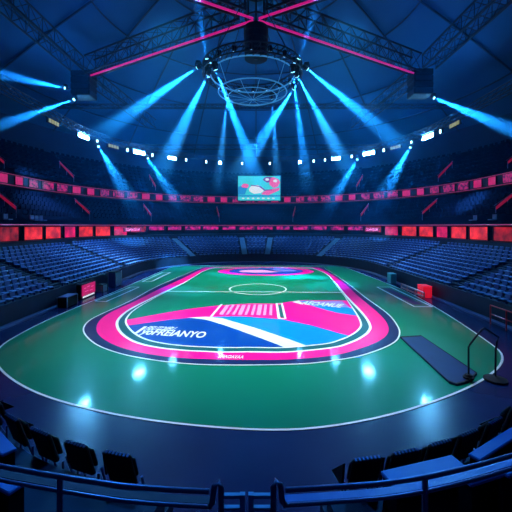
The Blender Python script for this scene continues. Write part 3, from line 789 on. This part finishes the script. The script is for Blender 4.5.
flood(172, 3, .6, 'midlens', 'third floodlight bank from the left, dimmer', (0, 24, 0), .45)
flood(336, 3, .6, 'midlens', 'third floodlight bank from the right, dimmer', (0, 24, 0), .45)
flood(369, 3, 1.0, 'lens', 'second floodlight bank from the right on the curved truss', (0, 20, 0), .6)
flood(428, 3, 1.0, 'lens', 'brightest right floodlight bank on the curved truss', (0, 18, 0), .6)
flood(220, 1, .5, 'midlens', 'small single floodlight above the far seats, left of screen', (-2, 28, 0), .45)
flood(300, 1, .5, 'midlens', 'small single floodlight above the far seats, right of screen', (2, 28, 0), .45)
for px, q in ((53, 'far left end'), (113, 'left, between two floodlights'), (396, 'right, between two floodlights'), (455, 'far right end')):
    flood(px, 4, 0, 'amber', 'dim amber lamp bank on the curved truss, %s' % q, (0, 20, 0), .42, cat='lamp bank', grp='dim lamp banks on the curved truss')
for px, q in ((97, 'first'), (127, 'second'), (152, 'third'), (186, 'fourth'), (206, 'fifth'), (242, 'sixth'), (270, 'seventh'), (314, 'eighth'), (325, 'ninth'), (352, 'tenth'), (384, 'eleventh'), (412, 'twelfth'), (441, 'thirteenth')):
    flood(px, 1, 0, 'lens2', 'small cool lamp on the curved truss, %s from the left' % q, (0, 20, 0), .26, cat='lamp bank', grp='small lamps on the curved truss')
# beams under the flood ring
for px, e, w, q in ((97, (128, 196, 34), 1.0, 'left, first'), (147, (176, 200, 42), .8, 'left, second'), (412, (386, 190, 36), .9, 'right, first'), (358, (333, 200, 42), .8, 'right, second')):
    p, n = on_ring(px); beam(Vector((p.x, p.y, FZ - .55)) - n * .2, at(*e), .95, BW * .8 * w, 'short blue beam falling from the curved truss, %s' % q, 'hung under the curved truss, %s' % q, mount=Vector((0, 0, .45)))

# ------------------------------------------------------------------ hanging screen
SD = 52.0; s0, s1 = at(238, 200.5, SD), at(280.3, 176, SD)
SW, SH = s1.x - s0.x, s1.z - s0.z; sx0 = s0.x; sz0 = s0.z
root = thing('video_screen', 'hanging video screen with cyan and pink picture above the far seats', 'screen', ((s0.x + s1.x) / 2, SD, s0.z))
MB().rbox((0, .17, SH / 2), (SW + .16, .3, SH + .16), .05).build('cabinet', M['black'], root)
def scr(pts, m, name, k):
    w, h = SW, SH
    vs = [((p[0] - .5) * w, -.004 * k, p[1] * h) for p in pts] + [((p[0] - .5) * w, .02, p[1] * h) for p in pts]; n = len(pts)
    MB().add(vs, [tuple(range(n)), tuple(range(2 * n - 1, n - 1, -1))] + [(i, (i + 1) % n, n + (i + 1) % n, n + i) for i in range(n)]).build(name, M[m], root)
def blob(cx, cy, rx, ry, n=14, j=.12):
    return [(cx + rx * math.cos(2 * PI * k / n) * (1 + random.uniform(-j, j)), cy + ry * math.sin(2 * PI * k / n) * (1 + random.uniform(-j, j))) for k in range(n)]
scr([(0, 0), (1, 0), (1, 1), (0, 1)], 's_cyan', 'display', 1)
scr([(0, .16), (1, .16), (1, .22), (0, .22)], 's_blue', 'display_band', 2)
scr([(0, .24), (.16, .24), (.22, .5), (.1, .62), (0, .55)], 's_blue', 'display_shape', 2)
scr(blob(.42, .45, .18, .17), 's_white', 'display_shape', 3)
scr(blob(.17, .60, .09, .09), 's_pink', 'display_shape', 4)
scr([(.55, .25), (.72, .22), (.98, .42), (.98, .52), (.75, .45), (.6, .36)], 's_pink', 'display_shape', 4)
scr(blob(.72, .86, .13, .12), 's_plum', 'display_shape', 3)
scr(blob(.86, .74, .13, .2), 's_pink', 'display_shape', 4)
scr(blob(.69, .86, .05, .05), 's_white', 'display_shape', 5)
scr(blob(.88, .80, .05, .06), 's_white', 'display_shape', 5)
scr([(.5, .56), (.62, .40), (.80, .42), (.80, .45), (.64, .44), (.53, .59), (.3, .64), (.3, .61)], 's_plum', 'display_line', 5)
for i in range(7): scr(blob(.12 + i * .12, .09, .035, .028, 8), 's_white', 'display_mark', 3)
for sx in (-1, 1): MB().cyl((sx * SW * .4, .15, SH + .05), (sx * SW * .4, .15, SH + 4.6), .03, 6).build('hanger_cable', M['truss'], root)

# ------------------------------------------------------------------ things along the court edge
g = thing('tumbling_mat', 'long dark blue vinyl mat lying on the right of the court', 'mat', (0, 0, .012))
mp = [gnd(400, 338.3), gnd(421, 337), gnd(477, 375), gnd(469, 383), gnd(457, 386.5), gnd(449, 384)]
g.location = (mp[0][0], mp[3][1], .019); lp = [(p[0] - g.location.x, p[1] - g.location.y) for p in mp]
MB().plate(lp, 0, .06).build('pad', M['mat'], g)
n = len(lp); c = Vector((sum(p[0] for p in lp) / n, sum(p[1] for p in lp) / n)); inn = [(Vector(p) - c) * .955 + c for p in lp]
MB().ring([Vector(p) for p in lp], inn, .06, .066).build('edge_binding', M['black'], g)
# gate frame with round feet
pl, pr = Vector((*gnd(468.5, 381), 0)), Vector((*gnd(495.5, 380.5), 0))
g = thing('gate_frame', 'thin bent metal gate frame on round feet beside the mat', 'frame', (pl + pr) / 2 + Vector((0, 0, .016)))
off = Matrix.Translation(-(pl + pr) / 2)
for p, nm, zz in ((pl, 'left', .085), (pr, 'right', 0)):
    MB().cyl(p + Vector((0, 0, zz)), p + Vector((0, 0, zz + .05)), .34 if nm == 'right' else .16, 24).cyl(p + Vector((0, 0, zz + .05)), p + Vector((0, 0, zz + .12)), .30 if nm == 'right' else .13, 24, .1).build('foot', M['black'], g).matrix_parent_inverse = off
top = (pl.lerp(pr, .5) + Vector((.05, 0, 1.68)))
MB().tube([pl + Vector((0, 0, .12)), pl + Vector((0, 0, 1.08)), pl + Vector((.06, 0, 1.18))] + [top + Vector((-.06, 0, -.04)), top, top + Vector((.08, 0, -.03)), pr + Vector((.10, 0, 1.38)), pr + Vector((.05, 0, 1.25)), pr + Vector((0, 0, .95)), pr + Vector((0, 0, .12))], .028, 8).build('bent_tube', M['truss'], g).matrix_parent_inverse = off
# advertising box and cases at the left stand wall
def wall_y(px, z=0): return gnd(px, 0)
def crate(name, cat, label, x, y, w, d, h, m, rz=0, lid=None, frame=None):
    r = thing(name, label, cat, (x, y, 0), rz)
    MB().rbox((0, 0, h / 2 + .02), (w, d, h), .03).build('body', M[m], r)
    for sx in (-1, 1):
        for sy in (-1, 1): MB().cyl((sx * w * .4, sy * d * .38, 0), (sx * w * .4, sy * d * .38, .03), .04, 8).build('foot', M['black'], r)
    if lid: MB().rbox((0, 0, h + .045), (w * 1.02, d * 1.04, .05), .015).build('lid', M[lid], r)
    if frame:
        for sx in (-1, 1):
            for sy in (-1, 1): MB().box((sx * w / 2, sy * d / 2, h / 2 + .02), (.05, .05, h + .02)).build('edge_rail', M[frame], r)
    return r
bx = thing('advertising_board', 'glowing pink advertising box against the left stand wall', 'sign', (-11.95, 23.9, 0), PI / 2)
MB().rbox((0, 0, .55), (2.0, .35, 1.0), .04).build('housing', M['black'], bx)
MB().box((0, -.19, .6), (1.84, .05, .74)).build('lit_face', M['r_solid'], bx)
for q, (x, z, w_) in enumerate(((-.55, .72, .3), (-.1, .78, .4), (.45, .70, .34), (-.35, .5, .5), (.3, .46, .42))):
    MB().box((x, -.222, z), (w_, .012, .05)).build('pale_mark', M['s_pink'], bx)
MB().box((0, -.19, .14), (1.6, .05, .1)).build('lit_foot', M['s_white'], bx)
crate('equipment_case', 'case', 'small grey equipment case right of the pink advertising box', -11.75, 25.9, .8, .5, .5, 'chrome', PI / 2, 'black', 'black')
crate('equipment_rack', 'rack', 'tall grey equipment rack by the left stand wall', -11.7, 28.2, 1.2, .6, 1.2, 'rail', PI / 2, 'black', 'chrome')
crate('road_case', 'case', 'low dark road case left of the pink advertising box', -11.8, 21.3, 1.2, .6, .6, 'black', PI / 2, 'rail', 'chrome')
# right side
crate('padded_block', 'light box', 'red padded block with added glow against the right stand wall', 11.9, 24.0, .9, .6, .75, 'redglow', PI / 2, 'redglow')
bar_ = thing('low_barrier', 'pale red low curved barrier in front of the red padded block', 'barrier', (11.2, 26, .018))
bp = [gnd(415, 289.5), gnd(420, 292), gnd(428, 295.5), gnd(436, 298.3), gnd(441, 299.5)]
bp = [Vector((min(p[0], 11.45), p[1], .018)) - bar_.location for p in bp]
for z, nm in ((.42, 'top_rail'), (.16, 'lower_rail')): MB().tube([p + Vector((0, 0, z)) for p in bp], .07, 8).build(nm, M['salmon'], bar_)
for p in bp: MB().cyl(p, p + Vector((0, 0, .42)), .05, 8).build('post', M['salmon'], bar_)
crate('equipment_box', 'box', 'small teal equipment box by the right stand wall', 11.9, 29.8, .8, .5, .8, 'tealbox', PI / 2, 'tealbox')
rt = thing('barrier_frame', 'red tubular barrier frame at the right stand wall near frame edge', 'barrier', (12.0, 16.3, 0), PI / 2)
for x in (-1.1, 0, 1.1): MB().cyl((x, 0, 0), (x, 0, .95), .035, 8).build('post', M['red'], rt)
for z in (.5, .95): MB().cyl((-1.1, 0, z), (1.1, 0, z), .03, 8).build('rail', M['red'], rt)

# ------------------------------------------------------------------ near stand: platforms, chairs, desks, rails
NC = Vector((0, 11.8, 0))
def arc_pt(r, x): return Vector((x, NC.y - math.sqrt(r * r - x * x), 0))
def platform(name, x0, x1, r_in, r_out, z, m, z0=0):
    b = MB(); n = 14; a, c = [], []
    for i in range(n + 1):
        x = x0 + (x1 - x0) * i / n
        p = arc_pt(r_in, x); q = p + (p - NC).normalized() * (r_out - r_in)
        a.append(p); c.append(q)
    mk = lambda l, z: [Vector((p.x, p.y, z)) for p in l]
    b.sweep([mk(a, z0), mk(a, z), mk(c, z), mk(c, z0)], True)
    b.add([mk(a, z0)[0], mk(a, z)[0], mk(c, z)[0], mk(c, z0)[0]], [(0, 1, 2, 3)]); b.add([mk(a, z0)[-1], mk(a, z)[-1], mk(c, z)[-1], mk(c, z0)[-1]], [(0, 1, 2, 3)])
    return struct(b.build(name, M[m]))
P1, P2, P3 = 1.05, 1.5, 1.75
platform('floor_left_front_step', -4.7, -1.2, 6.98, 7.44, P1, 'conc'); platform('floor_right_front_step', .92, 4.9, 6.98, 7.44, P1, 'conc')
platform('floor_left_second_step', -4.7, -1.2, 7.44, 8.9, P2, 'conc'); platform('floor_right_second_step', .92, 4.9, 7.44, 8.9, P2, 'conc')
platform('floor_left_top_step', -4.2, -1.2, 8.9, 10.6, P3, 'conc'); platform('floor_right_top_step', .92, 4.2, 8.9, 10.6, P3, 'conc')
struct(MB().box((-.14, 2.2, .55), (2.1, 1.6, 1.1)).build('floor_gangway', M['conc']))
def chair_proto():
    r = thing('arena_chair', 'x', 'chair')
    MB().rbox((0, 0, .20), (.36, .06, .30), .02, Matrix.Translation((0, .0, .42)) @ Matrix.Rotation(-.30, 4, 'X')).build('seat', M['blackfab'], r)
    A = Matrix.Translation((0, .10, .42)) @ Matrix.Rotation(-.30, 4, 'X')
    bk = MB().rbox((0, 0, .235), (.43, .07, .50), .022, A).build('backrest', M['blackfab'], r)
    b = MB()
    for k in range(7): b.rbox((-.165 + .055 * k, 0, .49), (.032, .05, .014), .004, A)
    b.build('top_trim', M['rail'], bk)
    for sx in (-1, 1):
        MB().cyl((sx * .2, .02, .0), (sx * .2, .02, .37), .018, 8).build('leg', M['rail'], r)
        MB().cyl((sx * .2, -.16, .0), (sx * .2, -.03, .42), .018, 8).build('leg', M['rail'], r)
    MB().cyl((-.2, .02, .2), (.2, .02, .2), .012, 6).build('crossbar', M['rail'], r)
    return r
def on_arc(px, r):
    u = (px - 256) / F; best = None
    for i in range(-600, 601):
        x = i * .01
        if abs(x) > r: continue
        p = arc_pt(r, x); e = abs(p.x / p.y - u)
        if best is None or e < best[0]: best = (e, p)
    return best[1]
proto = chair_proto(); first = True
gapL = [128, 89, 56, 28, 5]; gapR = [358, 394, 427, 454, 479, 500]
for side, lst in (('left', gapL), ('right', gapR)):
    for i, px in enumerate(lst):
        o = proto if first else copy_tree(proto); first = False
        p = on_arc(px, 7.22); n = (p - NC).normalized()
        o.location = (p.x, p.y, P1); o.rotation_euler = (0, 0, yaw_out(n))
        o['label'] = 'black front row chair, %s one to the %s of the centre gap' % (ORD[i], side); o['group'] = 'black front row chairs'
        if i == 0:
            sx = 1 if side == 'left' else -1
            MB().add([(sx * .27, .10, .45), (sx * .27, .16, .80), (sx * .27, -.22, .45), (sx * .30, .10, .45), (sx * .30, .16, .80), (sx * .30, -.22, .45)], [(0, 1, 2), (5, 4, 3), (0, 3, 4, 1), (1, 4, 5, 2), (2, 5, 3, 0)]).build('side_wing', M['blackfab'], o)
# blue topped desks behind the chairs
def desk(px0, px1, r, zt, zf, lab, depth=.42, tilt=0):
    a, c = on_arc(px0, r), on_arc(px1, r); m = (a + c) / 2; d = (c - a); w = d.length; rz = math.atan2(d.y, d.x)
    root = thing('press_desk', lab, 'desk', (m.x, m.y, zf), rz, 'blue topped desks of the near stand')
    h = zt - zf
    MB().rbox((0, 0, h - .025), (w, depth, .05), .012).build('desktop', M['desk'], root)
    for sx in (-1, 1): MB().box((sx * (w / 2 - .05), 0, (h - .05) / 2), (.05, depth * .85, h - .05)).build('side_panel', M['blackfab'], root)
    MB().box((0, depth * .3, (h - .05) / 2), (w - .16, .03, h - .05)).build('front_panel', M['blackfab'], root)
desk(388, 461, 7.84, 1.93, P2, 'long blue topped desk behind the right front chairs', .30)
desk(474, 540, 7.74, 1.84, P2, 'blue topped desk at the right picture edge behind the chairs', .16)
desk(463, 496, 8.26, 2.12, P2, 'small blue topped desk nearer than the long one on the right', .20)
desk(500, 560, 8.3, 2.12, P2, 'low blue topped desk at the lower right picture corner', .2)
desk(-60, 9, 7.87, 1.88, P2, 'blue topped desk at the left picture edge behind the chairs', .18)
desk(-55, 18, 8.35, 2.0, P2, 'low blue topped desk just under the left handrail', .2)
# handrails
def rail(side, lab):
    s = side
    if s > 0: px = [(285.5, 490), (330, 487.3), (380, 483.5), (425, 477), (470, 467), (512, 455.5), (560, 441)]
    else: px = [(209, 491.5), (165, 489.2), (125, 486), (104, 483.2), (60, 476.5), (19, 469.6), (0, 466), (-45, 456)]
    zt = 2.83
    pts = [Vector((*gnd(x, y, zt), zt)) for x, y in px]
    root = thing('handrail', lab, 'handrail', (pts[0].x, pts[0].y, P3)); inv = Matrix.Translation((-pts[0].x, -pts[0].y, -P3))
    MB().tube([p[:] for p in cr(pts, False, 5)], .021, 10).build('top_rail', M['rail'], root, True).matrix_parent_inverse = inv
    lowp = [p + Vector((0, 0, -.125)) for p in pts]
    MB().tube([p[:] for p in cr(lowp, False, 5)], .017, 10).build('lower_rail', M['rail'], root, True).matrix_parent_inverse = inv
    p0 = pts[0]; e = Vector((-.045 * s, 0, 0))
    MB().tube([p0 + Vector((0, 0, -.125)), p0 + e * .6 + Vector((0, 0, -.09)), p0 + e + Vector((0, 0, .045)), p0 + e * 1.8 + Vector((0, .0, .075)), p0 + e * 2.2 + Vector((0, 0, .03)), p0 + e * 2.2 + Vector((0, 0, -1.1))], .025, 10).build('end_post', M['rail'], root, True).matrix_parent_inverse = inv
    for q in ([pts[3]] if s > 0 else [pts[4]]) + [pts[-1]]:
        MB().cyl((q.x, q.y, P3), (q.x, q.y, zt - .01), .026, 10).build('post', M['rail'], root).matrix_parent_inverse = inv
    a = cr([p + Vector((0, .05, -.14)) for p in pts], False, 5); c = cr([p + Vector((0, .14, -.15)) for p in pts], False, 5)
    dz = Vector((0, 0, -.02))
    MB().sweep([a, c, [p + dz for p in c], [p + dz for p in a]], True).build('ledge', M['desk' if s > 0 else 'conc'], root).matrix_parent_inverse = inv
rail(1, 'dark double handrail with blue ledge right of the centre gates')
rail(-1, 'dark double handrail with dark ledge left of the centre gates')
def gate(x0, x1, lab, hinge):
    d = 2.9; a, c = at(x0, 493.5, d), at(x1, 493.5, d); w = c.x - a.x; zt = a.z
    root = thing('swing_gate', lab, 'gate', (a.x, d, 1.1), 0, 'pale blue swing gates')
    b = MB(); h = zt - 1.1
    for x in (0, w): MB().box((x, 0, h / 2), (.045, .04, h)).build('upright', M['gate'], root)
    for z in (h - .02, h - .125, h - .6, .06): MB().box((w / 2, 0, z), (w - .045, .035, .03)).build('bar', M['gate'], root)
gate(221, 242.5, 'pale blue swing gate left of the centre gap', 0)
gate(251, 273, 'pale blue swing gate right of the centre gap', 1)

# ------------------------------------------------------------------ wash lights by the curved truss, added fill lights near the roof trusses
def wash(name, pos, aim, power, col, ang, rad=.3):
    pos = Vector(pos); return spot(name, pos, Vector(aim) - pos, power, col, math.radians(ang), 1.0, rad)
BL = (.02, .34, 1.0)
for px in (60, 160, 256, 352, 452):
    p, n = on_ring(px)
    wash('roof_wash', (p.x, p.y, FZ + 1.1), (p.x * .55, p.y - 5, 28), 950, BL, 150)
    wash('stand_wash', (p.x, p.y, FZ - .1), (p.x * .93, p.y - n.y * 1.5, 0), 52000 if abs(n.y) < .6 else 19000, (.15, .46, 1.0), 70)
for x in (-14.5, 14.5): wash('side_fill', (x, 23, TZ), (x * .92, 22, 0), 6500, (.03, .30, 1.0), 58)  # added blue fill without a fixture, lifts the floor beside the stands
for x in (-9, 9): wash('near_fill', (x, 18, TZ + .2), (x * .6, 1.5, 0), 7500, (.02, .30, 1.0), 80)  # added blue fill without a fixture, brightens the near stand
for x in (-6, 6): wash('court_fill', (x, 21, TZ - .2), (x * .35, 18, 0), 18000, (1.0, .98, .95), 60)  # added white court fill, set so its floor reflection stays out of frame
for x in (-5, 5): wash('court_fill', (x, 27.5, TZ - .2), (x * .5, 33, 0), 21000, (.92, 1.0, .92), 60)  # added white fill for the far court, no fixture

# thin stage haze hanging in the hall
hz = MB().sweep([[Vector((p.x, p.y, z)) for p in bowl_line(2.0, 0, 14, 6, 24)] for z in (3.9, 16.85)])
nb = len(bowl_line(2.0, 0, 14, 6, 24))
hz.f += [tuple(range(nb)), tuple(range(2 * nb - 1, nb - 1, -1)), (0, nb, 2 * nb - 1, nb - 1)]
tag(hz.build('haze', haze_mat(.0030, (.02, .36, 1.0), .7)), 'thin blue stage haze filling the hall above the stands', 'haze', kind='stuff')
# ------------------------------------------------------------------ world, camera, look
w = bpy.data.worlds.new('hall darkness'); sc.world = w; w.use_nodes = True
w.node_tree.nodes['Background'].inputs[0].default_value = (.01, .03, .08, 1); w.node_tree.nodes['Background'].inputs[1].default_value = .15
cam = bpy.data.cameras.new('camera'); co = bpy.data.objects.new('camera', cam); COL.objects.link(co)
co.location = (0, 0, H); co.rotation_euler = (PI / 2, 0, 0)
cam.sensor_width = 36; cam.lens = 36 * F / 512; cam.shift_y = -(256 - HY) / 512; cam.clip_end = 300; cam.clip_start = .05
sc.camera = co
sc.view_settings.view_transform = 'Standard'; sc.view_settings.look = 'None'; sc.view_settings.gamma = 1; sc.view_settings.exposure = 0
sc.view_settings.use_curve_mapping = False
cy = sc.cycles
cy.use_denoising = True; cy.max_bounces = 4; cy.diffuse_bounces = 2; cy.glossy_bounces = 3; cy.volume_bounces = 0; cy.transparent_max_bounces = 12
cy.sample_clamp_indirect = 6; cy.caustics_reflective = False; cy.caustics_refractive = False; cy.use_light_tree = True
